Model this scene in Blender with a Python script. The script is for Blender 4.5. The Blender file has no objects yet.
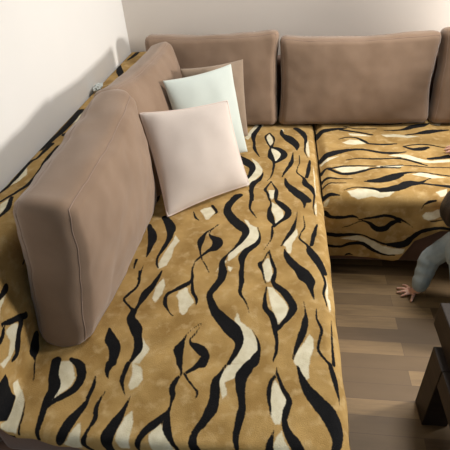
# living-room corner with a corner sofa under tiger-striped throws
LKEY = ((3.3,-1.03,1.27), .42, 57)
LCEIL = ((1.9,-.6,2.5), .6, 34)
WORLD = .18
EXPO = 0.15
CAM = [0.89198, -2.62781, 1.48353, 0.15553, 0.63791, -0.07706, 445.78606]
# printed shapes of the throws and one painted fold shade in millimetres on the cloth: b = stroke (s, t, half width), c / p = cream / black outline (s, t)
PATTERN = {"L":{"b":[[783,-264,3,769,-335,12,746,-423,14,755,-517,7,760,-574,9,789,-659,2],
[690,-458,12,692,-517,11,702,-551,3],
[686,-669,24,728,-710,26,758,-759,18,758,-806,13,739,-870,7,727,-888,3],
[831,-395,4,811,-436,6,824,-507,5,840,-553,5,839,-596,8,845,-660,15,862,-714,7,860,-788,5,852,-843,4,835,-882,2],
[831,-395,4,854,-449,6,858,-496,4,849,-553,7,881,-575,16,909,-618,18,907,-660,16,883,-701,10,866,-720,7],
[895,-351,5,901,-414,13,942,-474,26,972,-532,18,976,-587,3],
[976,-341,18,1007,-391,19,1023,-464,10,1017,-544,5,1015,-598,4,1025,-661,2],
[956,-608,2,948,-711,10,930,-769,9,902,-851,3],
[985,-640,2,986,-711,3,972,-787,3,975,-824,4,1001,-860,7,1008,-903,15,1033,-944,13,1043,-992,5],
[1035,-691,5,1027,-769,10,1015,-851,8],
[916,-860,3,925,-912,12,955,-962,21,984,-1001,23,1008,-1036,20],
[814,-806,2,803,-861,10,773,-905,15,768,-964,10,775,-1043,9],
[853,-887,3,829,-955,7,843,-995,5,849,-1042,3],
[853,-887,2,877,-954,6,882,-995,6,878,-1041,5],
[722,-1005,12,710,-1013,12,689,-1029,8],
[763,-964,9,773,-1012,9,769,-1081,6,777,-1118,5,800,-1166,2],
[722,-1005,11,700,-1044,8,685,-1090,8,681,-1119,13,703,-1176,21,739,-1222,24,764,-1260,16,757,-1304,12,735,-1353,6,709,-1394,4,697,-1417,7,692,-1444,12,701,-1486,15],
[811,-1233,2,821,-1284,4,812,-1332,10,780,-1368,13,763,-1409,14,765,-1452,9,766,-1493,9,772,-1533,9],
[833,-963,4,843,-1011,4,858,-1064,4,852,-1116,9,860,-1172,14,873,-1205,6,867,-1225,4,868,-1270,5,861,-1313,3,839,-1366,2],
[877,-962,6,874,-1034,5,899,-1071,14,928,-1114,15,924,-1157,12,896,-1191,7,874,-1222,6],
[946,-962,16,972,-977,19,994,-1017,19,998,-1062,8,995,-1099,2],
[1040,-961,4,1042,-1008,4,1036,-1054,4,1033,-1098,3,1039,-1140,2],
[968,-1114,1,960,-1183,4,946,-1242,9,923,-1293,6,903,-1341,3],
[991,-1148,1,993,-1222,4,976,-1267,3,973,-1297,4,999,-1332,6,1009,-1366,15,1025,-1399,16,1043,-1441,16,1054,-1471,13],
[1043,-1201,4,1026,-1271,9,1015,-1331,7],
[915,-1358,2,926,-1402,13,953,-1449,17,983,-1484,20,1001,-1522,19],
[860,-1369,3,841,-1422,4,828,-1444,8,840,-1480,4,848,-1520,3,855,-1539,2],
[860,-1369,2,870,-1426,6,883,-1468,6,879,-1508,8,878,-1528,6],
[856,-1553,3,853,-1595,5,856,-1647,9,875,-1675,10,885,-1703,11,889,-1738,8,893,-1768,6,893,-1811,5,884,-1846,2],
[884,-1478,6,875,-1518,7,889,-1547,11,918,-1578,14,940,-1626,14,940,-1659,12,912,-1706,7,893,-1734,5],
[960,-1475,9,982,-1499,20,1001,-1522,18,1003,-1555,9,1010,-1600,2],
[978,-1613,2,981,-1657,3,978,-1706,10,968,-1745,11,952,-1790,7,940,-1832,3],
[1016,-1639,2,1015,-1680,4,1027,-1722,5,1019,-1757,4,1013,-1796,4,1031,-1826,4,1044,-1839,5],
[1044,-1471,5,1054,-1520,5,1044,-1567,5,1052,-1624,2],
[1063,-1677,2,1058,-1754,4,1055,-1838,6],
[836,-1767,3,843,-1796,5,843,-1852,3],
[701,-1486,16,698,-1526,14,677,-1575,12,671,-1608,11,695,-1664,16,724,-1700,21,759,-1738,25,783,-1778,15,778,-1814,9,762,-1855,6],
[767,-1483,10,770,-1542,8,770,-1589,6,791,-1624,3,806,-1671,1],
[593,-1437,2,591,-1469,3,591,-1490,4,598,-1531,6,581,-1556,9,558,-1576,8],
[599,-1536,5,611,-1588,6,630,-1624,5,629,-1655,1],
[623,-1436,3,641,-1467,3,652,-1493,1],
[655,-1720,2,629,-1753,2,618,-1780,3,612,-1810,11,619,-1866,8],
[664,-1719,1,646,-1763,3,638,-1790,4,669,-1814,16,690,-1834,13,685,-1862,15],
[821,-1738,1,836,-1767,2,846,-1796,3,836,-1832,12,829,-1852,15],
[401,-1498,5,414,-1559,5,392,-1608,6,384,-1631,4,415,-1666,4,432,-1678,7],
[483,-1495,4,470,-1556,10,450,-1605,15,442,-1651,7,436,-1678,6],
[433,-1682,11,432,-1712,14,459,-1751,20,473,-1781,14,486,-1825,13,476,-1868,5],
[374,-1756,4,392,-1794,17,416,-1829,18,425,-1878,12],
[588,-1551,8,552,-1581,7,526,-1606,6,527,-1642,7,543,-1672,3,565,-1696,2],
[624,-1765,2,615,-1795,5,605,-1821,12,617,-1852,10,622,-1866,8],
[421,-1175,14,459,-1236,20,469,-1301,12,460,-1368,8,449,-1420,5,454,-1453,4,466,-1480,2],
[366,-1225,8,400,-1303,19,407,-1376,9,407,-1422,2],
[374,-1440,6,377,-1483,3],
[407,-1466,1,408,-1534,6],
[535,-1130,2,551,-1172,5,567,-1189,2],
[609,-1084,7,632,-1128,6,626,-1147,2],
[705,-1013,13,677,-1075,14,679,-1134,16,709,-1189,20],
[655,-1215,2,610,-1271,5,596,-1321,13,601,-1375,5,617,-1425,3],
[647,-1218,3,623,-1277,3,659,-1319,19,660,-1355,19,633,-1379,8,611,-1409,5,593,-1437,3],
[896,-1861,1,893,-1884,3,878,-1919,6,877,-1961,5,883,-2005,2],
[896,-1881,4,912,-1923,6,929,-1957,8,922,-1991,8,917,-2019,8,927,-2049,11,943,-2072,15,952,-2095,14,953,-2127,11],
[892,-2041,1,886,-2062,6,882,-2082,9,883,-2101,11,885,-2133,9],
[953,-1854,4,965,-1895,9,982,-1930,16,1008,-1963,21,1031,-1992,23,1043,-2025,19,1045,-2055,13,1032,-2089,8,1024,-2130,2],
[1044,-1839,6,1051,-1877,10,1056,-1907,7,1061,-1936,3,1062,-1959,1],
[756,-1857,3,740,-1891,6,730,-1923,12,734,-1959,14,729,-2000,15,713,-2034,11,697,-2061,9,696,-2091,10,708,-2115,13,720,-2146,11],
[823,-1853,15,801,-1893,18,800,-1931,13,807,-1972,10,807,-2011,11,800,-2053,9,802,-2083,7,808,-2107,3,812,-2130,1],
[677,-1865,10,660,-1883,7,643,-1901,4,661,-1925,3,684,-1948,3,685,-1969,2],
[619,-1866,7,632,-1895,3,628,-1911,4],
[420,-1879,13,419,-1906,6,427,-1925,2],
[472,-1875,7,468,-1922,7,476,-1947,4,492,-1973,1],
[389,-1921,2,395,-1952,5,392,-1986,6],
[436,-1957,1,426,-1987,4,425,-2016,6,432,-2044,6,424,-2079,3],
[505,-1975,1,502,-2008,6,491,-2045,13,481,-2077,17,479,-2103,15,484,-2132,13,492,-2165,10],
[630,-1905,3,621,-1921,7,615,-1946,8,622,-1967,7,622,-1990,4,618,-2011,6,604,-2031,10,579,-2057,11,562,-2082,8,559,-2107,7,561,-2126,4,568,-2149,2],
[618,-2011,4,624,-2051,11,638,-2081,7,658,-2109,5,670,-2132,2],
[254,-1882,16,268,-1929,15,287,-1966,17,283,-1997,13,285,-2026,10,292,-2065,8,293,-2092,6,299,-2115,4],
[296,-1873,6,331,-1891,13,349,-1923,14,346,-1962,12,322,-1988,9,299,-2008,7,289,-2023,7],
[188,-1893,3,205,-1926,2,211,-1946,2],
[219,-2007,1,232,-2041,3,241,-2080,3,245,-2101,4],
[393,-1995,5,385,-2019,10,371,-2054,14,363,-2086,15,355,-2118,10,349,-2133,4],
[424,-2066,2,420,-2098,6,421,-2128,7,440,-2150,4],
[134,-1824,18,155,-1852,22,181,-1880,3,205,-1926,2],
[36,-1826,10,3,-1874,9,-20,-1908,5],  # shade of the wall-side fold, painted in as a black stroke
[35,-1856,10,47,-1882,10,66,-1901,13,85,-1921,10,81,-1946,4],
[-7,-1911,5,5,-1931,7,6,-1962,8,5,-1976,8],
[-80,-1838,13,-81,-1869,8,-89,-1895,5],
[-321,-1522,7,-312,-1470,7,-315,-1331,7,-302,-1295,6,-298,-1191,11],
[-292,-1575,5,-262,-1513,7,-245,-1456,9,-248,-1368,12,-250,-1321,19,-259,-1209,10],
[-265,-1552,6,-247,-1610,9,-250,-1651,6],
[-233,-1359,5,-228,-1473,5,-215,-1581,4],
[-285,-31,13,-291,-107,13,-303,-172,6],
[-280,-569,4,-271,-710,9,-270,-775,11,-257,-857,6],
[-319,-1237,8,-303,-1060,15,-305,-875,16],
[-274,-1112,16,-258,-1086,16]],
"c":[[782,-256,800,-270,790,-310,759,-361,740,-410,717,-470,699,-446,717,-385,745,-295],
[831,-405,846,-449,854,-496,840,-541,824,-507,814,-448],
[846,-564,876,-586,902,-639,894,-680,868,-714,858,-660,843,-596],
[750,-669,787,-720,811,-788,806,-825,776,-879,756,-913,748,-939,734,-922,731,-888,755,-834,771,-788,766,-730],
[1024,-499,1035,-476,1038,-588,1037,-661,1026,-640,1020,-587],
[892,-338,906,-339,911,-377,898,-372],
[1051,-731,1055,-824,1051,-992,1046,-960],
[846,-963,875,-962,876,-1003,861,-1042,845,-1011],
[862,-1057,887,-1079,908,-1115,914,-1157,884,-1205,877,-1212,878,-1171,863,-1123],
[752,-1181,769,-1188,778,-1214,807,-1233,821,-1290,808,-1327,772,-1357,746,-1392,720,-1427,712,-1422,709,-1394,739,-1353,762,-1310,776,-1273,771,-1228],
[712,-1427,676,-1487,681,-1466,698,-1428],
[715,-1454,734,-1464,725,-1485,717,-1475],
[962,-1235,966,-1273,945,-1322,937,-1385,926,-1380,919,-1346,908,-1335,927,-1299,946,-1267],
[854,-1411,866,-1426,874,-1478,873,-1509,862,-1529,848,-1515,842,-1480,838,-1444],
[1049,-1039,1039,-1069,1040,-1126,1046,-1147],
[840,-1480,867,-1479,878,-1488,872,-1518,857,-1529,844,-1505],
[859,-1553,876,-1552,892,-1579,918,-1614,929,-1647,924,-1673,903,-1706,891,-1722,894,-1691,878,-1659,871,-1629,867,-1594],
[991,-1740,1002,-1758,1001,-1787,990,-1822,984,-1856,983,-1888,973,-1898,963,-1879,956,-1857,942,-1845,943,-1828,955,-1800,972,-1774],
[1058,-1471,1063,-1529,1059,-1585,1067,-1593,1066,-1636,1060,-1645,1052,-1594,1051,-1558,1058,-1529],
[584,-1570,602,-1598,623,-1633,607,-1660,599,-1690,584,-1678,576,-1653,560,-1590],
[768,-1669,781,-1705,819,-1738,839,-1782,838,-1814,812,-1853,764,-1857,782,-1828,794,-1785,788,-1740,762,-1702],
[496,-1530,510,-1564,508,-1602,494,-1644,479,-1622,478,-1575],
[490,-1784,522,-1823,515,-1848,504,-1873,481,-1875,493,-1843,497,-1817],
[581,-1570,591,-1570,608,-1668,599,-1690,583,-1674,581,-1644,557,-1609],
[490,-1287,513,-1324,498,-1367,501,-1418,492,-1463,467,-1485,460,-1453,471,-1385,486,-1325],
[574,-1107,602,-1092,629,-1135,606,-1185,594,-1185,582,-1157,562,-1122],
[743,-1364,716,-1394,708,-1422,716,-1432,746,-1398],
[893,-1903,907,-1926,923,-1958,920,-1989,905,-2025,895,-2025,883,-2005,881,-1972,882,-1925],
[910,-2042,917,-2065,929,-2083,930,-2120,894,-2123,891,-2076,900,-2056],
[761,-1857,812,-1853,787,-1888,782,-1901,756,-1915,765,-1951,756,-1966,745,-1935,736,-1907,747,-1884],
[484,-1874,513,-1886,528,-1924,521,-1947,502,-1960,492,-1946,493,-1907],
[523,-2015,533,-2042,537,-2084,538,-2123,516,-2125,500,-2097,500,-2071,509,-2032],
[609,-2044,626,-2072,641,-2096,652,-2114,657,-2142,606,-2146,587,-2100,583,-2075,596,-2053],
[269,-1881,302,-1879,334,-1931,333,-1956,314,-1982,293,-2011,290,-1993,298,-1965,281,-1928],
[138,-1976,152,-1957,193,-1979,216,-2007,230,-2041,236,-2075,237,-2099,211,-2095,186,-2089,178,-2076,195,-2061,192,-2033,185,-2001],
[396,-2054,407,-2078,411,-2114,410,-2138,385,-2140,364,-2127,376,-2106,385,-2074],
[5,-1887,24,-1866,43,-1885,68,-1920,71,-1945,70,-1977,51,-1979,59,-1947,35,-1919,3,-1913],
[-78,-1902,-70,-1866,-66,-1847,-55,-1888,-27,-1918,-32,-1935,-51,-1932],
[-314,-1431,-316,-1350,-284,-1413,-296,-1465,-325,-1514,-330,-1506],
[-284,-1589,-269,-1552,-255,-1603,-254,-1644],
[-292,-929,-288,-831,-262,-930,-279,-997,-303,-1060]],
"p":[[77,-2032,83,-2017,87,-1983,129,-1991,182,-1998,192,-2039,194,-2064,164,-2074,148,-2083],
[204,-2105,233,-2106,240,-2119,218,-2118],
[-326,-309,-320,-249,-259,-387,-266,-455,-303,-383]]},"R":{"b":[[1068,-429,19,1102,-381,21,1178,-351,14,1231,-342,7],
[1223,-321,4,1292,-361,6,1385,-356,5],
[1198,-359,10,1267,-397,10,1354,-430,7],
[1182,-478,4,1219,-463,5,1268,-468,7,1304,-503,11,1329,-533,7,1396,-538,9,1454,-534,6],
[1073,-691,18,1114,-651,21,1164,-621,20,1224,-600,13,1282,-597,11,1363,-622,8,1455,-629,5],
[1194,-702,3,1251,-686,5,1334,-691,6,1444,-683,7],
[1066,-815,13,1090,-787,9,1123,-782,7,1169,-763,7,1234,-756,6,1322,-763,5],
[1112,-796,9,1163,-829,11,1217,-823,11,1273,-800,9,1319,-782,7,1426,-778,6],
[1061,-894,9,1089,-868,9,1150,-871,5,1207,-871,3],
[1251,-898,3,1293,-901,10,1337,-887,18,1384,-863,18,1414,-840,16],
[1067,-936,4,1095,-911,5,1173,-905,3],
[1158,-967,3,1202,-947,4,1260,-953,7,1308,-965,11,1350,-957,16,1395,-936,16],
[1063,-1000,13,1097,-992,11,1138,-999,3],
[1256,-310,5,1394,-301,7,1520,-291,10],
[1424,-372,4,1503,-379,10],
[1077,-265,3,1057,-641,3],
[1468,-382,5,1523,-375,13,1575,-341,21,1625,-320,19,1667,-294,5],
[1518,-442,5,1574,-427,8,1632,-403,21,1680,-387,17,1741,-384,6],
[1329,-530,6,1380,-536,6,1430,-541,5],
[1485,-565,4,1530,-552,6,1598,-547,6,1679,-582,4],
[1484,-570,6,1520,-599,13,1561,-595,17,1594,-577,9],
[1317,-615,5,1365,-630,6,1421,-638,7,1481,-626,5],
[1307,-687,5,1388,-687,5,1444,-691,7,1502,-719,9,1548,-755,5],
[1572,-688,9,1629,-680,14,1672,-668,18],
[1342,-768,4,1440,-752,5],
[1439,-755,3,1501,-759,5,1552,-772,4,1641,-780,4],
[1276,-897,12,1323,-889,19,1373,-859,19,1425,-828,11,1473,-816,5,1517,-819,4,1587,-842,5,1622,-850,5],
[1309,-976,7,1378,-954,19,1437,-913,23,1482,-907,12,1509,-888,4,1536,-868,3],
[1482,-910,9,1530,-921,7,1597,-940,13],
[1082,-1083,13,1105,-1102,8,1156,-1105,8,1198,-1097,7,1224,-1105,2],
[1225,-1113,3,1283,-1101,6,1340,-1093,7,1401,-1110,6],
[1161,-1158,2,1194,-1146,3,1235,-1121,3,1269,-1128,7,1307,-1160,14,1341,-1159,15,1363,-1137,11,1386,-1123,7,1403,-1126,4],
[1090,-1193,9,1139,-1201,11,1200,-1196,8,1252,-1198,4,1307,-1224,5,1354,-1244,6,1423,-1248,14],
[1103,-1262,8,1162,-1266,7,1205,-1247,9,1258,-1246,10,1306,-1280,8,1363,-1306,5,1407,-1307,3],
[1185,-1317,2,1202,-1307,6,1221,-1312,2],
[1370,-1096,4,1418,-1119,4,1456,-1147,2],
[1349,-1154,12,1367,-1125,7,1388,-1115,4,1410,-1119,2],
[1371,-1248,10,1432,-1245,20,1463,-1205,13,1493,-1165,12,1534,-1150,11,1578,-1149,8,1609,-1158,7],
[1476,-1058,2,1483,-1039,3,1502,-1026,6,1529,-1021,4],
[1518,-1110,3,1568,-1105,3,1593,-1088,4]],
"c":[[1234,-416,1304,-427,1351,-447,1281,-450,1241,-440],
[1193,-519,1236,-488,1280,-494,1315,-528,1259,-543,1216,-538],
[1400,-424,1493,-433,1487,-461,1420,-453],
[1072,-721,1112,-682,1170,-658,1109,-711,1080,-736],
[1404,-653,1452,-644,1447,-668],
[1123,-778,1188,-763,1295,-769,1274,-793,1218,-814,1164,-818],
[1327,-763,1431,-750,1426,-778,1364,-782],
[1170,-975,1218,-958,1283,-963,1313,-984,1372,-972,1343,-1002,1303,-1010,1270,-1003,1214,-1017,1188,-1004],
[1405,-436,1460,-424,1517,-446,1585,-454,1529,-473,1429,-451],
[1673,-306,1730,-296,1714,-323],
[1393,-656,1476,-649,1532,-688,1575,-709,1664,-697,1656,-726,1562,-731,1511,-714,1454,-679],
[1319,-768,1376,-755,1455,-755,1402,-785,1340,-780],
[1461,-835,1511,-816,1551,-838,1603,-865,1543,-868,1495,-850],
[1158,-1220,1226,-1199,1280,-1217,1337,-1250,1384,-1272,1427,-1271,1431,-1294,1380,-1302,1335,-1297,1285,-1257,1238,-1229],
[1073,-1015,1098,-1010,1087,-1041,1070,-1041],
[1291,-1230,1341,-1254,1389,-1268,1444,-1272,1441,-1298,1379,-1306,1339,-1299,1296,-1271],
[1482,-1088,1496,-1071,1521,-1069,1540,-1059,1569,-1061,1584,-1079,1564,-1088,1538,-1100,1510,-1104,1491,-1099],
[1530,-978,1581,-957,1570,-998,1546,-1003]],
"p":[]}}
import bpy, bmesh, math, random
import numpy as np
from mathutils import Vector, Matrix, noise

random.seed(7)
scene = bpy.context.scene
col = scene.collection
PI = math.pi

# ------------------------------------------------------------------ helpers
def link(name, me, mat=None, parent=None, smooth=True):
    o = bpy.data.objects.new(name, me); col.objects.link(o)
    if mat: me.materials.append(mat)
    if smooth:
        me.polygons.foreach_set('use_smooth', [True]*len(me.polygons))
    if parent: o.parent = parent
    return o
def mesh_from(verts, faces, name='mesh'):
    me = bpy.data.meshes.new(name); me.from_pydata([tuple(v) for v in verts], [], faces); me.update(); return me
def empty(name, loc=(0,0,0)):
    o = bpy.data.objects.new(name, None); o.empty_display_size = .1
    o.location = loc; col.objects.link(o); return o
def tag(o, label, cat, group=None):
    o['label'] = label; o['category'] = cat
    if group: o['group'] = group
    return o
def structure(o):
    o['kind'] = 'structure'; return o
def put(o, parent):
    """parent keeping the mesh where it is (parents are unrotated empties)"""
    o.parent = parent; o.location = -Vector(parent.location); return o
def box_bm(x0, x1, y0, y1, z0, z1, bevel=.0, seg=3):
    bm = bmesh.new(); bmesh.ops.create_cube(bm, size=1)
    for v in bm.verts:
        v.co = Vector((x0+(v.co.x+.5)*(x1-x0), y0+(v.co.y+.5)*(y1-y0), z0+(v.co.z+.5)*(z1-z0)))
    if bevel:
        bmesh.ops.bevel(bm, geom=bm.edges[:], offset=bevel, segments=seg, profile=.5, affect='EDGES')
    return bm
def bm_obj(name, bm, mat, parent=None, smooth=False):
    me = bpy.data.meshes.new(name); bm.to_mesh(me); bm.free()
    o = link(name, me, mat, None, smooth)
    if parent: put(o, parent)
    return o
def tube_mesh(path, r, n=6, closed=False):
    path = [Vector(p) for p in path]; N = len(path); vs = []; fs = []
    for i, p in enumerate(path):
        a = path[(i-1) % N] if closed else path[max(i-1, 0)]
        b = path[(i+1) % N] if closed else path[min(i+1, N-1)]
        d = (b-a).normalized() if (b-a).length > 1e-9 else Vector((0,0,1))
        u = d.cross(Vector((.3, .2, .93))).normalized(); w = d.cross(u)
        for k in range(n):
            t = 2*PI*k/n; vs.append(p + r*(math.cos(t)*u + math.sin(t)*w))
    for i in range(N if closed else N-1):
        j = (i+1) % N
        for k in range(n):
            fs.append((i*n+k, i*n+(k+1) % n, j*n+(k+1) % n, j*n+k))
    return mesh_from(vs, fs)

# ------------------------------------------------------------------ materials
def new_mat(name, rough=.8):
    m = bpy.data.materials.new(name); m.use_nodes = True
    nt = m.node_tree; b = nt.nodes['Principled BSDF']; b.inputs['Roughness'].default_value = rough
    return m, nt, b
def mix(nt, fac, a, b_):
    n = nt.nodes.new('ShaderNodeMix'); n.data_type = 'RGBA'
    for sock, v in ((n.inputs[0], fac), (n.inputs[6], a), (n.inputs[7], b_)):
        if isinstance(v, bpy.types.NodeSocket): nt.links.new(v, sock)
        else: sock.default_value = v if not isinstance(v, tuple) else (*v, 1)
    return n.outputs[2]
def noise_node(nt, scale, detail=3, coord='Object', vec_scale=None):
    tc = nt.nodes.new('ShaderNodeTexCoord'); n = nt.nodes.new('ShaderNodeTexNoise')
    n.inputs['Scale'].default_value = scale; n.inputs['Detail'].default_value = detail
    if vec_scale:
        mp = nt.nodes.new('ShaderNodeMapping'); mp.inputs['Scale'].default_value = vec_scale
        nt.links.new(tc.outputs[coord], mp.inputs[0]); nt.links.new(mp.outputs[0], n.inputs['Vector'])
    else: nt.links.new(tc.outputs[coord], n.inputs['Vector'])
    return n.outputs[0]
def ramp(nt, src, lo, hi):
    n = nt.nodes.new('ShaderNodeMapRange'); nt.links.new(src, n.inputs[0])
    n.inputs[1].default_value = lo; n.inputs[2].default_value = hi
    return n.outputs[0]
def bump(nt, b, src, strength, dist=.002):
    n = nt.nodes.new('ShaderNodeBump'); n.inputs['Strength'].default_value = strength; n.inputs['Distance'].default_value = dist
    nt.links.new(src, n.inputs['Height']); nt.links.new(n.outputs[0], b.inputs['Normal'])
def fabric(name, c1, c2, scale=6, rough=.9, sheen=.3, weave=500, bs=.3):
    m, nt, b = new_mat(name, rough)
    c = mix(nt, ramp(nt, noise_node(nt, scale, 4), .35, .65), c1, c2)
    nt.links.new(c, b.inputs['Base Color'])
    b.inputs['Sheen Weight'].default_value = sheen; b.inputs['Specular IOR Level'].default_value = .15
    bump(nt, b, noise_node(nt, weave, 2), bs)
    return m

M_suede = fabric('brown_suede', (.245,.163,.110), (.29,.198,.138), 7, .92, .3)
M_seam = fabric('seam_fabric', (.29,.20,.155), (.32,.225,.175), 30)
M_sofa = fabric('sofa_upholstery', (.13,.072,.05), (.16,.09,.062), 8)
M_pink = fabric('pink_velour', (.71,.62,.56), (.74,.65,.59), 14, .85, .4)
M_pinkpipe = fabric('pink_piping', (.74,.62,.56), (.80,.68,.62), 14)
M_mint = fabric('mint_cotton', (.60,.66,.62), (.63,.69,.65), 10)
M_tan = fabric('tan_suede', (.27,.20,.145), (.32,.24,.175), 12)
M_tissue = fabric('white_paper', (.55,.62,.62), (.72,.76,.74), 20, .8, 0)
M_jacket = fabric('grey_blue_jacket_fabric', (.26,.315,.335), (.36,.42,.44), 18, .6, .2)
M_darkcloth = fabric('dark_cloth', (.02,.02,.025), (.035,.03,.035), 20)
M_hair, nt, b = new_mat('dark_hair', .55)
nt.links.new(mix(nt, ramp(nt, noise_node(nt, 60, 4, vec_scale=(1,1,.15)), .4, .6), (.012,.008,.006), (.04,.025,.018)), b.inputs['Base Color'])
bump(nt, b, noise_node(nt, 220, 3, vec_scale=(1,1,.12)), .8, .004)
M_skin, nt, b = new_mat('skin', .55)
nt.links.new(mix(nt, noise_node(nt, 25, 3), (.62,.36,.27), (.72,.45,.35)), b.inputs['Base Color'])
b.inputs['Subsurface Weight'].default_value = .1; b.inputs['Subsurface Scale'].default_value = .01
M_eye, nt, b = new_mat('eye', .2); b.inputs['Base Color'].default_value = (.05,.03,.02,1)
M_lip, nt, b = new_mat('lips', .5); b.inputs['Base Color'].default_value = (.5,.18,.15,1)

M_wood_dark, nt, b = new_mat('dark_stained_wood', .5); b.inputs['Specular IOR Level'].default_value = .25
nt.links.new(mix(nt, ramp(nt, noise_node(nt, 14, 6, vec_scale=(1,.12,4)), .3, .7), (.014,.009,.007), (.030,.020,.015)), b.inputs['Base Color'])
bump(nt, b, noise_node(nt, 90, 4, vec_scale=(1,.1,3)), .15)

def wall_mat(name, c1, c2):
    m, nt, b = new_mat(name, .9)
    nt.links.new(mix(nt, noise_node(nt, 2.5, 4), c1, c2), b.inputs['Base Color'])
    bump(nt, b, noise_node(nt, 180, 5), .12, .002); return m
M_wall = wall_mat('cream_plaster', (.80,.79,.77), (.86,.85,.83))
M_wall_back = wall_mat('pale_beige_plaster', (.72,.66,.60), (.78,.72,.66))

# laminate floor: three-strip parquet look, strips run along x
M_floor, nt, b = new_mat('parquet_laminate', .55)
tc = nt.nodes.new('ShaderNodeTexCoord')
mp = nt.nodes.new('ShaderNodeMapping'); mp.inputs['Location'].default_value = (.13, .0235, 0)
mp.inputs['Rotation'].default_value = (0, 0, .012)
nt.links.new(tc.outputs['Object'], mp.inputs[0])
br = nt.nodes.new('ShaderNodeTexBrick'); nt.links.new(mp.outputs[0], br.inputs['Vector'])
br.offset = .37; br.offset_frequency = 2; br.squash = 1
br.inputs['Scale'].default_value = 1; br.inputs['Brick Width'].default_value = .42; br.inputs['Row Height'].default_value = .0655
br.inputs['Mortar Size'].default_value = .0008; br.inputs['Mortar Smooth'].default_value = .3; br.inputs['Bias'].default_value = 0
br.inputs['Color1'].default_value = (.0,.0,.0,1); br.inputs['Color2'].default_value = (1,1,1,1); br.inputs['Mortar'].default_value = (.0,.0,.0,1)
grain = noise_node(nt, 9, 6, vec_scale=(1,9,1)); grain2 = noise_node(nt, 3.2, 4, vec_scale=(1,3.5,1))
base = mix(nt, br.outputs[0], (.10,.060,.025), (.31,.205,.093))
gf = nt.nodes.new('ShaderNodeMath'); gf.operation = 'MULTIPLY'; gf.inputs[1].default_value = .5; nt.links.new(ramp(nt, grain, .35, .68), gf.inputs[0])
g = mix(nt, gf.outputs[0], base, (.16,.10,.05))
g2n = nt.nodes.new('ShaderNodeMix'); g2n.data_type = 'RGBA'; g2n.blend_type = 'MULTIPLY'; g2n.inputs[0].default_value = .6
nt.links.new(g, g2n.inputs[6]); nt.links.new(mix(nt, ramp(nt, grain2, .3, .7), (.72,.68,.62), (1.15,1.12,1.08)), g2n.inputs[7])
seam = mix(nt, br.outputs['Fac'], g2n.outputs[2], (.09,.05,.028))
nt.links.new(seam, b.inputs['Base Color'])
bump(nt, b, grain, .1, .001)

# throw: plush print, mask fields stored on the mesh (signed distance to the printed shapes)
def throw_mat(name):
    m, nt, b = new_mat(name, .95)
    def field(attr, amp):
        a = nt.nodes.new('ShaderNodeAttribute'); a.attribute_name = attr
        n = noise_node(nt, 170, 2)
        mm = nt.nodes.new('ShaderNodeMath'); mm.operation = 'MULTIPLY_ADD'
        s = nt.nodes.new('ShaderNodeMath'); s.operation = 'SUBTRACT'; nt.links.new(n, s.inputs[0]); s.inputs[1].default_value = .5
        nt.links.new(s.outputs[0], mm.inputs[0]); mm.inputs[1].default_value = amp; nt.links.new(a.outputs['Fac'], mm.inputs[2])
        return mm.outputs[0]
    tan = mix(nt, ramp(nt, noise_node(nt, 11, 5), .36, .66), (.325,.198,.064), (.49,.32,.12))
    tan = mix(nt, ramp(nt, noise_node(nt, 30, 3), .52, .8), tan, (.57,.41,.20))
    cream = mix(nt, ramp(nt, noise_node(nt, 35, 3), .35, .65), (.66,.60,.42), (.76,.71,.54))
    black = mix(nt, noise_node(nt, 60, 2), (.005,.005,.006), (.010,.010,.011))
    c = mix(nt, ramp(nt, field('cream_field', .006), .0022, -.0022), tan, cream)
    c = mix(nt, ramp(nt, field('black_field', .0045), .0012, -.0012), c, black)
    nt.links.new(c, b.inputs['Base Color'])
    b.inputs['Sheen Weight'].default_value = .03; b.inputs['Specular IOR Level'].default_value = .1
    bump(nt, b, noise_node(nt, 330, 3), .5, .003)
    return m
M_throw = throw_mat('tiger_plush')

# ------------------------------------------------------------------ room
def slab(name, x0, x1, y0, y1, z0, z1, mat):
    return structure(bm_obj(name, box_bm(x0, x1, y0, y1, z0, z1), mat))
slab('floor', -.12, 4.2, -4.6, .12, -.06, 0, M_floor)
slab('wall_left', -.12, 0, -4.6, .12, 0, 2.6, M_wall)
slab('wall_back', 0, 4.2, 0, .12, 0, 2.6, M_wall_back)

# ------------------------------------------------------------------ sofa
SZ = .43
sofa = tag(empty('corner_sofa', (.55,-1.1,0)), 'L-shaped brown upholstered corner sofa standing along both walls under the striped throws', 'sofa')
bm_obj('chaise_base', box_bm(.012,1.036,-2.09,-.012,.07,.30,.02), M_sofa, sofa, True)
bm_obj('chaise_cushion', box_bm(.155,1.034,-2.10,-.155,.301,.422,.03,4), M_sofa, sofa, True)
bm_obj('seat_base', box_bm(1.040,2.62,-.985,-.012,.05,.30,.02), M_sofa, sofa, True)
bm_obj('seat_cushion', box_bm(1.075,2.60,-.99,-.155,.301,.422,.03,4), M_sofa, sofa, True)
bm_obj('backrest', box_bm(.012,.150,-2.09,-.012,.302,.765,.03,4), M_sofa, sofa, True)
bm_obj('backrest', box_bm(.153,2.62,-.150,-.012,.302,.74,.03,4), M_sofa, sofa, True)
for x, y in ((.08,-2.05),(.98,-2.05),(.08,-.08),(2.5,-.9),(2.5,-.1),(1.2,-.1)):
    bm_obj('foot', box_bm(x-.03,x+.03,y-.03,y+.03,0,.075,.004), M_wood_dark, sofa)

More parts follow.
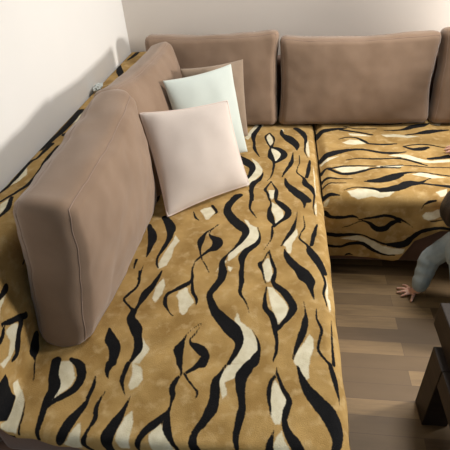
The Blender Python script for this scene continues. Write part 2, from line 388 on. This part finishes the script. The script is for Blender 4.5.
# ------------------------------------------------------------------ printed pattern fields
def spline(pts, sub=5):
    P = np.array(pts, float); n = len(P)
    if n < 3: return P
    Q = np.vstack([2*P[0]-P[1], P, 2*P[-1]-P[-2]]); out = []
    for i in range(1, n):
        p0, p1, p2, p3 = Q[i-1], Q[i], Q[i+1], Q[i+2]
        for k in range(sub):
            t = k/sub
            out.append(.5*((2*p1)+(-p0+p2)*t+(2*p0-5*p1+4*p2-p3)*t*t+(-p0+3*p1-3*p2+p3)*t**3))
    out.append(P[-1]); return np.array(out)
def stroke_field(F, S, T, flat):
    P = spline([(flat[i]/1000, flat[i+1]/1000, flat[i+2]/1000) for i in range(0, len(flat), 3)])
    P[:,2] = np.maximum(P[:,2], .0008)
    mg = .03
    sel = (S > P[:,0].min()-mg) & (S < P[:,0].max()+mg) & (T > P[:,1].min()-mg) & (T < P[:,1].max()+mg)
    if not sel.any(): return
    s, t = S[sel], T[sel]; best = np.full(s.shape, 1.0)
    for a, c in zip(P[:-1], P[1:]):
        d = c[:2]-a[:2]; L = max(d@d, 1e-12)
        u = np.clip(((s-a[0])*d[0]+(t-a[1])*d[1])/L, 0, 1)
        best = np.minimum(best, np.hypot(s-a[0]-u*d[0], t-a[1]-u*d[1])-(a[2]+u*(c[2]-a[2])))
    F[sel] = np.minimum(F[sel], best)
def poly_field(F, S, T, flat):
    P = np.array(flat, float).reshape(-1,2)/1000
    mg = .03
    sel = (S > P[:,0].min()-mg) & (S < P[:,0].max()+mg) & (T > P[:,1].min()-mg) & (T < P[:,1].max()+mg)
    if not sel.any(): return
    s, t = S[sel], T[sel]; best = np.full(s.shape, 1.0); inside = np.zeros(s.shape, bool)
    for a, c in zip(P, np.roll(P, -1, 0)):
        d = c-a; L = max(d@d, 1e-12)
        u = np.clip(((s-a[0])*d[0]+(t-a[1])*d[1])/L, 0, 1)
        best = np.minimum(best, np.hypot(s-a[0]-u*d[0], t-a[1]-u*d[1]))
        if abs(d[1]) > 1e-12:
            hit = ((a[1] > t) != (c[1] > t)) & (s < a[0]+(t-a[1])*d[0]/d[1]); inside ^= hit
    F[sel] = np.minimum(F[sel], np.where(inside, -best, best))

# stripes where the photograph shows nothing of the cloth (under cushions, hanging sides)
rr = random.Random(11)
def wavy(s, t, ds, dt, n, w):
    out = []; ph = rr.uniform(0, 6)
    for i in range(n):
        k = i/(n-1); off = .022*math.sin(ph+k*5)
        out += [round(1000*(s+ds*k+(off if abs(dt) > abs(ds) else 0))), round(1000*(t+dt*k+(off if abs(ds) >= abs(dt) else 0))), max(1, round(1000*w*math.sin(PI*(k*.9+.05))))]
    return out
for s0, t0 in ((.24,-.4),(.33,-.45),(.42,-.3),(.5,-.32),(.58,-.3),(.26,-.8),(.35,-.9),(.45,-.75),(.55,-.75),(.24,-1.2),(.31,-1.3),(.27,-1.55)):
    PATTERN['L']['b'].append(wavy(s0, t0, rr.uniform(-.04,.04), -.26, 7, .012))
for i in range(22):
    PATTERN['L']['b'].append(wavy(1.14+.09*(i % 3)+rr.uniform(-.02,.02), -.2-.27*(i//3), rr.uniform(-.03,.03), -.24, 7, .013))
for i in range(9):
    PATTERN['L']['b'].append(wavy(-.05+.07*(i % 2), -.3-.3*(i//2), rr.uniform(-.03,.03), -.24, 7, .01))
for i in range(30):
    PATTERN['R']['b'].append(wavy(1.80+.27*(i % 3)+rr.uniform(-.03,.03), -.25-.1*(i//3), .25, rr.uniform(-.02,.02), 7, .010))

def prof(points, s):
    """piecewise-linear profile through (s, a, b) knots"""
    P = np.array(points); return np.interp(s, P[:,0], P[:,1]), np.interp(s, P[:,0], P[:,2])
def smooth_prof(points, s, w):
    A = 0; B = 0; K = 9
    for k in range(K):
        a, c = prof(points, s+w*(k/(K-1)-.5)); A = A+a/K; B = B+c/K
    return A, B
def n2(S, T, f, seed=0):
    """cheap smooth noise field"""
    r = np.random.RandomState(seed); out = 0
    for i in range(6):
        a = r.uniform(0, 2*PI); ff = f*r.uniform(.6, 1.6); out = out+np.sin(ff*(S*math.cos(a)+T*math.sin(a))+r.uniform(0, 6))
    return out/6
def cloth(name, S, T, X, Y, Z, pat):
    ni, nj = S.shape
    B = np.full(S.shape, .02); C = np.full(S.shape, .02)
    Sd = S+.002*n2(S, T, 160, 3); Td = T+.002*n2(S, T, 150, 4)
    for f in pat['b']: stroke_field(B, Sd, Td, f)
    for f in pat['p']: poly_field(B, Sd, Td, f)
    for f in pat['c']: poly_field(C, Sd, Td, f)
    co = np.stack([X, Y, Z], -1).reshape(-1,3)
    idx = np.arange(ni*nj).reshape(ni, nj)
    fa = np.stack([idx[:-1,:-1], idx[1:,:-1], idx[1:,1:], idx[:-1,1:]], -1).reshape(-1,4)
    me = bpy.data.meshes.new(name); me.from_pydata(co.tolist(), [], fa.tolist()); me.update()
    for nm, F in (('black_field', B), ('cream_field', C)):
        at = me.attributes.new(nm, 'FLOAT', 'POINT'); at.data.foreach_set('value', F.reshape(-1).astype(np.float32))
    o = link(name, me, M_throw)
    sd = o.modifiers.new('thickness', 'SOLIDIFY'); sd.thickness = .004; sd.offset = 1
    return o

# chaise throw -- s runs from the wall over backrest, seat and side; t runs away from the back wall
ns, ntt = 350, 450
s = np.linspace(-.322, 1.42, ns)
t_start = np.where(s < -.17, -.018, np.where(s < .165, -.018-.15*(s+.17)/.335, -.168))
hem = np.where(s < .185, -2.095, -2.095-.25*(np.minimum(s, 1.1)-.185))-.006*np.sin(s*60)
v = np.linspace(0, 1, ntt)
S = np.repeat(s[:,None], ntt, 1); T = t_start[:,None]+(hem-t_start)[:,None]*v[None,:]
KX = [(-.4,-.06,.777),(-.33,.006,.775),(-.18,.155,.778),(.165,.172,.432),(.25,.25,.43),(1.06,1.049,.43),(1.085,1.066,.405),(1.42,1.076,.08),(1.5,1.08,.0)]
X, Z = smooth_prof(KX, S, .055)
KY = [(-3,-2.125,.9),(-2.10,-2.115,.0),(0,-.0,.0),(1,1.,0)]
Yv, D = smooth_prof([(a,b_,c) for a,b_,c in KY], T, .05)
Z = np.maximum(Z-D, .06+0*Z)
flat = np.clip((S-.2)/.1, 0, 1)*np.clip((1.03-S)/.05, 0, 1)
Z = Z+.004*flat*n2(S, T, 22, 1)+.002*flat*n2(S, T, 60, 2)+.003*flat
X = X+np.clip((S-1.06)/.1, 0, 1)*.008*(1+n2(S, T, 30, 5))
near = np.clip((-1.55-T)/.4, 0, 1)*np.clip((.2-S)/.1, 0, 1)*np.clip((S+.22)/.08, 0, 1)
X = X+near*(.012+.014*n2(S, T, 26, 6))        # loose folds at the wall side of the chaise
X = np.maximum(X, .004)
tag(cloth('throw_blanket', S, T, X, Yv, Z, PATTERN['L']), 'large plush throw with lengthwise black and cream tiger stripes covering the chaise', 'throw', 'tiger striped throws')

# right throw
ns, ntt = 290, 250
s = np.linspace(1.070, 2.45, ns)
hz = np.interp(s, [1.0,1.12,1.21,1.30,1.40,1.425,1.445,1.475,1.57,1.75,2.1,2.5], [.115,.108,.112,.105,.088,.095,.135,.205,.262,.27,.2,.16])
hem = -1.0-(SZ-hz)
S = np.repeat(s[:,None], ntt, 1); T = -.175+(hem+.175)[:,None]*v[None,:ntt] if False else -.175+(hem+.175)[:,None]*np.linspace(0,1,ntt)[None,:]
KY = [(-2,-1.03,-.57),(-1.43,-1.018,.0),(-1.02,-1.008,.41),(-1.0,-.995,.43),(-.25,-.25,.43),(0,0,.43),(.5,.5,.43)]
Yv, Z = smooth_prof(KY, T, .05)
edge = np.clip((1.115-S)/.04, 0, 1)**2
Z = Z-edge*.02*(T > -1.05)
seat = np.clip((T+1.0)/.05, 0, 1)
Z = Z+.004*seat*n2(S, T, 25, 8)+.004*seat
drop = np.clip((-1.0-T)/.1, 0, 1)
Yv = Yv-drop*(.006+.006*n2(S, T, 28, 9))-.02*drop*np.exp(-((S-1.52)/.07)**2)*np.exp(-((T+1.13)/.06)**2)
X = S+.0*S
tag(cloth('throw_blanket', S, T, X, Yv, Z, PATTERN['R']), 'plush throw with sideways black and cream tiger stripes over the right seat and its front', 'throw', 'tiger striped throws')

# ------------------------------------------------------------------ cushions
def cushion(name, label, cat, group, mats, L, TH, H, crown, M, ears=.016, seed=0, piping=True, wr=.005, r=.036, topbulge=.008, twist=0.):
    """upright box cushion: u length, v thickness, w height; bottom of the box at local z = 0"""
    def deform(u, v_, w):
        p = Vector((u*L/2, v_*TH/2, w*H/2)); core = Vector((L/2-r, TH/2-r*.8, H/2-r))
        q = Vector((max(-core.x, min(core.x, p.x)), max(-core.y, min(core.y, p.y)), max(-core.z, min(core.z, p.z))))
        d = p-q
        if d.length > 1e-9: p = q+d.normalized()*r*min(1, d.length/r*1.0 if d.length < r else 1)
        fu, fw = 1-u*u, 1-w*w
        p.y += v_*crown*(max(fu, 0)**.6)*(max(fw, 0)**.6)
        p.z += w*(topbulge*max(1-v_*v_, 0)) - (ears*fu if w > 0 else -ears*.3*fu)*abs(w)**3
        p.x += u*(topbulge*max(1-v_*v_, 0)) - u*ears*.8*fw*abs(u)**3
        p.y += twist*u*w; p.x += twist*.8*w*max(0,-u)
        n = noise.noise_vector(Vector((p.x*9+seed*7, p.y*9, p.z*9)))
        p += n*wr
        n = noise.noise(Vector((p.x*22+seed*3, p.y*14, p.z*22)))
        p.y += v_*n*wr*.5
        return M @ Vector((p.x, p.y, p.z+H/2))
    root = tag(empty(name, M @ Vector((0,0,0))), label, cat, group)
    N = (44, 12, 30); bm = bmesh.new(); cache = {}
    def vert(i, j, k):
        key = (i, j, k)
        if key not in cache: cache[key] = bm.verts.new(deform(2*i/N[0]-1, 2*j/N[1]-1, 2*k/N[2]-1))
        return cache[key]
    for ax in range(3):
        a, c = [q for q in range(3) if q != ax]
        for side in (0, N[ax]):
            for i in range(N[a]):
                for j in range(N[c]):
                    ks = []
                    for di, dj in ((0,0),(1,0),(1,1),(0,1)):
                        k = [0,0,0]; k[ax] = side; k[a] = i+di; k[c] = j+dj; ks.append(vert(*k))
                    bm.faces.new(ks)
    bmesh.ops.recalc_face_normals(bm, faces=bm.faces[:])
    bm_obj('cushion_body', bm, mats[0], root, True)
    if piping:
        for v_ in (-.97, .97):
            path = []
            for k in range(40): path.append(deform(-1+k/20, v_, -1))
            for k in range(28): path.append(deform(1, v_, -1+k/14))
            for k in range(40): path.append(deform(1-k/20, v_, 1))
            for k in range(28): path.append(deform(-1, v_, 1-k/14))
            o = link('piping', tube_mesh(path, .0017, 6, True), mats[1]); put(o, root)
    return root
def frame(origin, yaw, tilt):
    """local x = length, local y = thickness (front is -y), tilt leans the top back (+y)"""
    return Matrix.Translation(origin) @ Matrix.Rotation(yaw, 4, 'Z') @ Matrix.Rotation(-tilt, 4, 'X')
SM = (M_suede, M_seam)
G = 'brown suede back cushions'
# back row
cushion('back_cushion', 'brown suede back cushion against the back wall, leftmost of the row, behind the small pillows', 'cushion', G, SM, .695, .13, .475, .03, frame((.515,-.262,.436), 0, math.radians(8)), seed=1)
cushion('back_cushion', 'brown suede back cushion against the back wall, middle one, above the right seat', 'cushion', G, SM, .775, .13, .445, .032, frame((1.262,-.262,.436), 0, math.radians(8)), seed=2, ears=.018)
cushion('back_cushion', 'brown suede back cushion against the back wall, cut off by the right photo edge', 'cushion', G, SM, .78, .13, .46, .03, frame((2.06,-.27,.436), 0, math.radians(10)), seed=3)
# along the left wall (front faces +x)
cushion('back_cushion', 'brown suede cushion leaning on the left wall side, half hidden behind the nearest big one', 'cushion', G, SM, .70, .12, .485, .04, frame((.362,-.705,.436), math.radians(84.5), math.radians(14.5)), seed=4)
cushion('back_cushion', 'large brown suede cushion standing on edge nearest the camera, its narrow end facing out', 'cushion', G, SM, .775, .15, .478, .05, frame((.272,-1.437,.434), math.radians(91), math.radians(-2.5)), seed=5, wr=.008, topbulge=.014, twist=.022)

def pillow(name, label, mats, TL, TR, BR, BL, TH, piping=False, seed=0, pinch=.05):
    TL, TR, BR, BL = map(Vector, (TL, TR, BR, BL))
    c = (TL+TR+BR+BL)/4; nrm = (TR-TL).cross(BL-TL).normalized()
    def out(u, v_):
        uu = u*(1-pinch*(1-v_*v_)); vv = v_*(1-pinch*(1-u*u))
        a, b_ = (uu+1)/2, (vv+1)/2
        return (BL*(1-a)+BR*a)*(1-b_)+(TL*(1-a)+TR*a)*b_
    def P(u, v_, sgn):
        h = TH/2*(max(0, 1-u*u)*max(0, 1-v_*v_))**.42
        p = out(u, v_)
        wn = noise.noise(Vector((p.x*13+seed*5, p.y*13, p.z*9)))*.005*min(1, h/.02)
        return p+nrm*sgn*(h+wn)
    root = tag(empty(name, (BL+BR)/2), label, 'pillow', 'small throw pillows')
    N = 32; bm = bmesh.new(); grid = {}
    q = lambda i: math.sin((2*i/N-1)*PI/2)
    for sgn in (1, -1):
        for i in range(N+1):
            for j in range(N+1):
                if sgn == -1 and (i in (0, N) or j in (0, N)): grid[sgn,i,j] = grid[1,i,j]
                else: grid[sgn,i,j] = bm.verts.new(P(q(i), q(j), sgn))
        for i in range(N):
            for j in range(N): bm.faces.new([grid[sgn,i,j], grid[sgn,i+1,j], grid[sgn,i+1,j+1], grid[sgn,i,j+1]])
    bmesh.ops.recalc_face_normals(bm, faces=bm.faces[:])
    bm_obj('pillow_cover', bm, mats[0], root, True)
    if piping:
        path = [out(-1+k/15, -1) for k in range(30)]+[out(1, -1+k/15) for k in range(30)]+[out(1-k/15, 1) for k in range(30)]+[out(-1, 1-k/15) for k in range(30)]
        o = link('piping', tube_mesh(path, .0048, 8, True), mats[1]); put(o, root)
    return root
pillow('throw_pillow', 'square pale pink piped pillow in front of the mint and tan ones', (M_pink, M_pinkpipe), (.330,-.992,.803),(.664,-.868,.800),(.747,-.937,.444),(.432,-1.185,.440), .115, True, 1)
pillow('throw_pillow', 'square pale mint pillow between the pink pillow and the tan one', (M_mint, M_mint), (.37,-.735,.845),(.65,-.539,.85),(.722,-.638,.448),(.45,-.80,.448), .10, False, 2)
pillow('throw_pillow', 'square tan pillow peeking out behind the mint pillow', (M_tan, M_tan), (.412,-.56,.84),(.695,-.405,.83),(.712,-.455,.448),(.45,-.60,.448), .10, False, 3)

# crumpled tissue on the backrest
bm = bmesh.new(); bmesh.ops.create_icosphere(bm, subdivisions=4, radius=1)
for v_ in bm.verts:
    n = noise.noise(v_.co*2.1)+.5*noise.noise(v_.co*5)
    v_.co = Vector(((.016*v_.co.x), .038*v_.co.y, .015*v_.co.z))*(1+.55*n)+Vector((.032,-.65,.794))
tag(bm_obj('crumpled_tissue', bm, M_tissue, None, True), 'small crumpled white tissue tucked on the throw beside the left wall', 'tissue')

# ------------------------------------------------------------------ coffee table
tb = tag(empty('coffee_table', (1.85,-2.0,0)), 'dark brown wooden coffee table on block legs at the lower right of the floor', 'table')
bm_obj('tabletop', box_bm(1.398,2.30,-2.45,-1.575,.300,.40,.004), M_wood_dark, tb)
for x0, y0 in ((1.375,-1.762),(2.24,-1.762),(1.375,-2.36),(2.24,-2.36)):
    bm_obj('leg', box_bm(x0,x0+.083,y0,y0+.093,0,.299,.003), M_wood_dark, tb)
for x0 in (1.377, 2.242):
    bm_obj('side_rail', box_bm(x0,x0+.079,-2.266,-1.763,.225,.299,.002), M_wood_dark, tb)

# ------------------------------------------------------------------ people
def capsule(bm, a, b_, ra, rb):
    a, b_ = Vector(a), Vector(b_); tmp = bmesh.new()
    for c, r_ in ((a, ra), (b_, rb)):
        bmesh.ops.create_icosphere(tmp, subdivisions=2, radius=r_, matrix=Matrix.Translation(c))
    res = bmesh.ops.convex_hull(tmp, input=tmp.verts[:])
    bmesh.ops.delete(tmp, geom=[g for g in set(res['geom_interior'])|set(res['geom_unused']) if isinstance(g, bmesh.types.BMVert)], context='VERTS')
    me = bpy.data.meshes.new('tmp'); tmp.to_mesh(me); tmp.free(); bm.from_mesh(me); bpy.data.meshes.remove(me)
def ellipsoid(bm, c, r_, rot=None):
    m = Matrix.Translation(Vector(c)) @ (rot.to_4x4() if rot else Matrix.Identity(4)) @ Matrix.Diagonal((*r_, 1))
    bmesh.ops.create_icosphere(bm, subdivisions=3, radius=1, matrix=m)
def chain(bm, pts):
    for (a, ra), (c, rc) in zip(pts[:-1], pts[1:]): capsule(bm, a, c, ra, rc)
def fused(name, bm, mat, parent, voxel, smooth=4):
    o = bm_obj(name, bm, mat, parent, True)
    r_ = o.modifiers.new('fuse', 'REMESH'); r_.mode = 'VOXEL'; r_.voxel_size = voxel; r_.use_smooth_shade = True
    s_ = o.modifiers.new('soften', 'SMOOTH'); s_.iterations = smooth; s_.factor = .5
    return o
# child crawling towards the chaise
kid = tag(empty('person', (1.75,-1.2,0)), 'small child in a grey blue jacket on the floor leaning on one hand', 'person')
bm = bmesh.new()
W = (1.487,-1.160,.045)
chain(bm, [((1.63,-1.10,.285),.036),((1.535,-1.095,.165),.029),(W,.019)])
capsule(bm, W, (1.468,-1.142,.018), .017, .013)
for (tip, root_, mid, r1) in (((1.447,-1.094,.008),(1.467,-1.124,.017),(1.457,-1.108,.017),.0058),
                             ((1.419,-1.115,.007),(1.458,-1.133,.017),(1.438,-1.123,.016),.006),
                             ((1.414,-1.141,.007),(1.458,-1.143,.017),(1.436,-1.142,.016),.006),
                             ((1.427,-1.163,.007),(1.461,-1.153,.016),(1.443,-1.159,.014),.0055),
                             ((1.462,-1.192,.008),(1.478,-1.158,.019),(1.469,-1.178,.014),.0068)):
    chain(bm, [((1.472,-1.144,.018),.010),(root_,r1+.0015),(mid,r1),(tip,r1*.85)])
chain(bm, [((1.66,-1.27,.27),.036),((1.63,-1.35,.16),.028),((1.61,-1.42,.035),.018)])
capsule(bm, (1.61,-1.42,.035), (1.585,-1.43,.016), .016, .012)
for dy in (-.024,-.010,.004,.017):
    chain(bm, [((1.585,-1.43,.016),.010),((1.563,-1.43+dy,.014),.006),((1.545,-1.43+dy*1.3,.008),.005)])
chain(bm, [((1.595,-1.42,.018),.008),((1.585,-1.398,.012),.0065),((1.572,-1.388,.008),.0055)])
chain(bm, [((1.67,-1.17,.27),.085),((1.80,-1.22,.22),.09),((1.93,-1.24,.16),.085)])
for dy in (-.06,.06):
    chain(bm, [((1.93,-1.24+dy,.14),.058),((1.86,-1.24+dy*1.5,.05),.042),((1.99,-1.24+dy*1.6,.035),.032),((2.06,-1.24+dy*1.6,.02),.018)])
capsule(bm, (1.67,-1.13,.31), (1.655,-1.09,.37), .045, .045)
HC = Vector((1.606,-1.088,.425)); HR = Matrix.Rotation(math.radians(-75), 3, 'Z')     # head turned towards the sofa
hv = lambda x, y, z: HC+HR @ Vector((x, y, z))
ellipsoid(bm, HC, (.080,.072,.086), HR); ellipsoid(bm, hv(-.03,0,-.03), (.052,.055,.052), HR)
capsule(bm, hv(-.078,0,-.012), hv(-.088,0,-.022), .008, .010)
for dy in (-1, 1): ellipsoid(bm, hv(.005,dy*.073,-.015), (.013,.008,.019), HR)
fused('body', bm, M_skin, kid, .0025, 3)
for dy in (-1, 1):
    bm = bmesh.new(); ellipsoid(bm, hv(-.074,dy*.027,-.002), (.006,.010,.007), HR); bm_obj('eye', bm, M_eye, kid, True)
bm = bmesh.new(); ellipsoid(bm, hv(-.080,0,-.048), (.005,.018,.006), HR); bm_obj('mouth', bm, M_lip, kid, True)
bm = bmesh.new(); ellipsoid(bm, hv(.012,0,.010), (.092,.092,.094), HR)
for v_ in list(bm.verts):
    d = HR.inverted() @ (v_.co-HC)
    if d.x < -.045 and d.z < .045: v_.co += HR @ Vector((.05,0,.01))
    if d.z < -.06: v_.co.z += .012
for v_ in bm.verts: v_.co += .004*noise.noise_vector(v_.co*40)
bm_obj('hair', bm, M_hair, kid, True)
bm = bmesh.new()
def ridged(a, c, ra, rc, n=3, amp=.002):
    a, c = Vector(a), Vector(c)
    for i in range(n):
        k0, k1 = i/n, (i+1)/n; km = (k0+k1)/2
        p0, pm, p1 = a.lerp(c, k0), a.lerp(c, km), a.lerp(c, k1); r0, rm, r1_ = ra+(rc-ra)*k0, ra+(rc-ra)*km+amp, ra+(rc-ra)*k1
        capsule(bm, p0, pm, r0, rm); capsule(bm, pm, p1, rm, r1_)
ridged((1.63,-1.10,.285),(1.532,-1.092,.168),.052,.043)
ridged((1.532,-1.092,.168),(1.494,-1.154,.066),.043,.032,3,.004)
ridged((1.66,-1.27,.27),(1.63,-1.35,.16),.052,.042)
ridged((1.63,-1.35,.16),(1.614,-1.41,.055),.042,.032,3,.004)
ridged((1.66,-1.17,.265),(1.80,-1.22,.22),.105,.105,3,.006)
ridged((1.80,-1.22,.22),(1.90,-1.24,.17),.105,.10,2,.006)
capsule(bm, (1.665,-1.14,.30), (1.655,-1.11,.345), .065, .055)
capsule(bm, (1.668,-1.17,.25), (1.675,-1.21,.165), .10, .092)
fused('jacket', bm, M_jacket, kid, .004, 3)
bm = bmesh.new()
for dy in (-.06,.06):
    chain(bm, [((1.93,-1.24+dy,.145),.072),((1.86,-1.24+dy*1.5,.062),.056),((1.99,-1.24+dy*1.6,.045),.041)])
fused('trousers', bm, M_darkcloth, kid, .005, 3)

# grown-up on the sofa, only the fingertips reach the picture
mum = tag(empty('person', (2.15,-.6,.43)), 'person in dark clothes sitting on the sofa, fingertips resting on the right throw', 'person')
bm = bmesh.new()
def hand(bm, wrist, dirv, side, s=1.0):
    w = Vector(wrist); d = Vector(dirv).normalized(); sd = Vector(side).normalized(); up = Vector((0,0,1))
    palm = w+d*.05*s
    for k, (off, ln) in enumerate(((-.033,.062),(-.011,.074),(.011,.070),(.031,.055))):
        r0 = palm+sd*off*s+d*.035*s
        chain(bm, [(w+sd*off*.5*s, .015*s),(r0, .0105*s),(r0+d*ln*.55*s+sd*off*.15*s+up*.006*s, .009*s),(r0+d*ln*s+sd*off*.3*s-up*.006*s, .0075*s)])
    chain(bm, [(w+d*.02*s, .015*s),(w+d*.035*s-sd*.045*s, .0115*s),(w+d*.07*s-sd*.068*s-up*.004*s, .009*s)])
Wm = Vector((1.795,-.66,.462))
hand(bm, Wm, (-1,.12,-.05), (-.12,-1,0), .9)
chain(bm, [((2.10,-.50,.86),.05),((1.98,-.62,.62),.042),(Wm,.026)])
hand(bm, (2.30,-.93,.595), (-.3,-1,-.1), (1,-.3,0), .9)
chain(bm, [((2.42,-.47,.86),.05),((2.47,-.70,.66),.042),((2.30,-.93,.595),.026)])
chain(bm, [((2.26,-.47,.56),.13),((2.26,-.46,.72),.12),((2.26,-.46,.86),.11)])
chain(bm, [((2.12,-.47,.89),.055),((2.40,-.47,.89),.055)])
capsule(bm, (2.26,-.46,.92), (2.25,-.50,1.02), .055, .052)
HM = Vector((2.24,-.53,1.12))
ellipsoid(bm, HM, (.075,.092,.108)); ellipsoid(bm, HM+Vector((0,-.025,-.045)), (.055,.062,.06))
capsule(bm, HM+Vector((0,-.09,.0)), HM+Vector((0,-.108,-.03)), .009, .013)
for dx in (-1, 1): ellipsoid(bm, HM+Vector((dx*.076,.0,-.01)), (.009,.016,.026))
for dx in (-.09,.10):
    chain(bm, [((2.26+dx,-.52,.535),.085),((2.26+dx*1.1,-.98,.52),.06),((2.26+dx*1.1,-1.10,.12),.04),((2.26+dx*1.1,-1.12,.05),.035),((2.26+dx*1.2,-1.26,.03),.026)])
fused('body', bm, M_skin, mum, .005, 3)
for dx in (-1, 1):
    bm = bmesh.new(); ellipsoid(bm, HM+Vector((dx*.03,-.087,.008)), (.011,.006,.007)); bm_obj('eye', bm, M_eye, mum, True)
bm = bmesh.new(); ellipsoid(bm, HM+Vector((0,-.089,-.062)), (.022,.006,.007)); bm_obj('mouth', bm, M_lip, mum, True)
bm = bmesh.new(); ellipsoid(bm, HM+Vector((0,.018,.018)), (.088,.096,.112)); capsule(bm, HM+Vector((0,.06,-.02)), HM+Vector((0,.07,-.17)), .07, .05)
for v_ in bm.verts: v_.co += .005*noise.noise_vector(v_.co*30)
bm_obj('hair', bm, M_hair, mum, True)
bm = bmesh.new()
chain(bm, [((2.26,-.47,.58),.145),((2.26,-.46,.72),.135),((2.26,-.46,.85),.125)])
chain(bm, [((2.12,-.47,.885),.068),((2.40,-.47,.885),.068)])
chain(bm, [((2.10,-.50,.86),.064),((1.98,-.62,.62),.052),((1.84,-.652,.485),.036)])
chain(bm, [((2.42,-.47,.86),.064),((2.47,-.70,.66),.052),((2.33,-.90,.60),.036)])
fused('sweater', bm, M_darkcloth, mum, .008, 4)
bm = bmesh.new()
for dx in (-.09,.10):
    chain(bm, [((2.26+dx,-.52,.54),.098),((2.26+dx*1.1,-.99,.525),.073),((2.26+dx*1.1,-1.10,.12),.055)])
fused('trousers', bm, M_darkcloth, mum, .008, 4)

# ------------------------------------------------------------------ light
def area(name, loc, target, size, power, color):
    l = bpy.data.lights.new(name, 'AREA'); l.shape = 'DISK'; l.size = size; l.energy = power; l.color = color
    o = bpy.data.objects.new(name, l); col.objects.link(o); o.location = loc
    o.rotation_euler = (Vector(target)-Vector(loc)).to_track_quat('-Z', 'Y').to_euler(); return o
area('room_lamp', LKEY[0], (.3,-1.0,.6), LKEY[1], LKEY[2], (1,.94,.86))
area('ceiling_lamp', LCEIL[0], (LCEIL[0][0],LCEIL[0][1],0), LCEIL[1], LCEIL[2], (1,.94,.86))
w = bpy.data.worlds.new('room_light'); scene.world = w; w.use_nodes = True
w.node_tree.nodes['Background'].inputs[0].default_value = (.68,.86,1,1)
w.node_tree.nodes['Background'].inputs[1].default_value = WORLD

# ------------------------------------------------------------------ camera
cx, cy, cz, yaw, pitch, roll, f = CAM
fw = Vector((-math.sin(yaw)*math.cos(pitch), math.cos(yaw)*math.cos(pitch), -math.sin(pitch)))
r_ = Vector((math.cos(yaw), math.sin(yaw), 0)); u_ = r_.cross(fw)
r2 = math.cos(roll)*r_+math.sin(roll)*u_; u2 = -math.sin(roll)*r_+math.cos(roll)*u_
cam = bpy.data.cameras.new('camera'); co = bpy.data.objects.new('camera', cam); col.objects.link(co)
co.matrix_world = Matrix(((r2.x,u2.x,-fw.x,cx),(r2.y,u2.y,-fw.y,cy),(r2.z,u2.z,-fw.z,cz),(0,0,0,1)))
cam.sensor_width = 36; cam.lens = f/450*36; cam.clip_start = .02
scene.camera = co
vs = scene.view_settings; vs.view_transform = 'Standard'; vs.look = 'None'; vs.gamma = 1; vs.use_curve_mapping = False; vs.exposure = EXPO
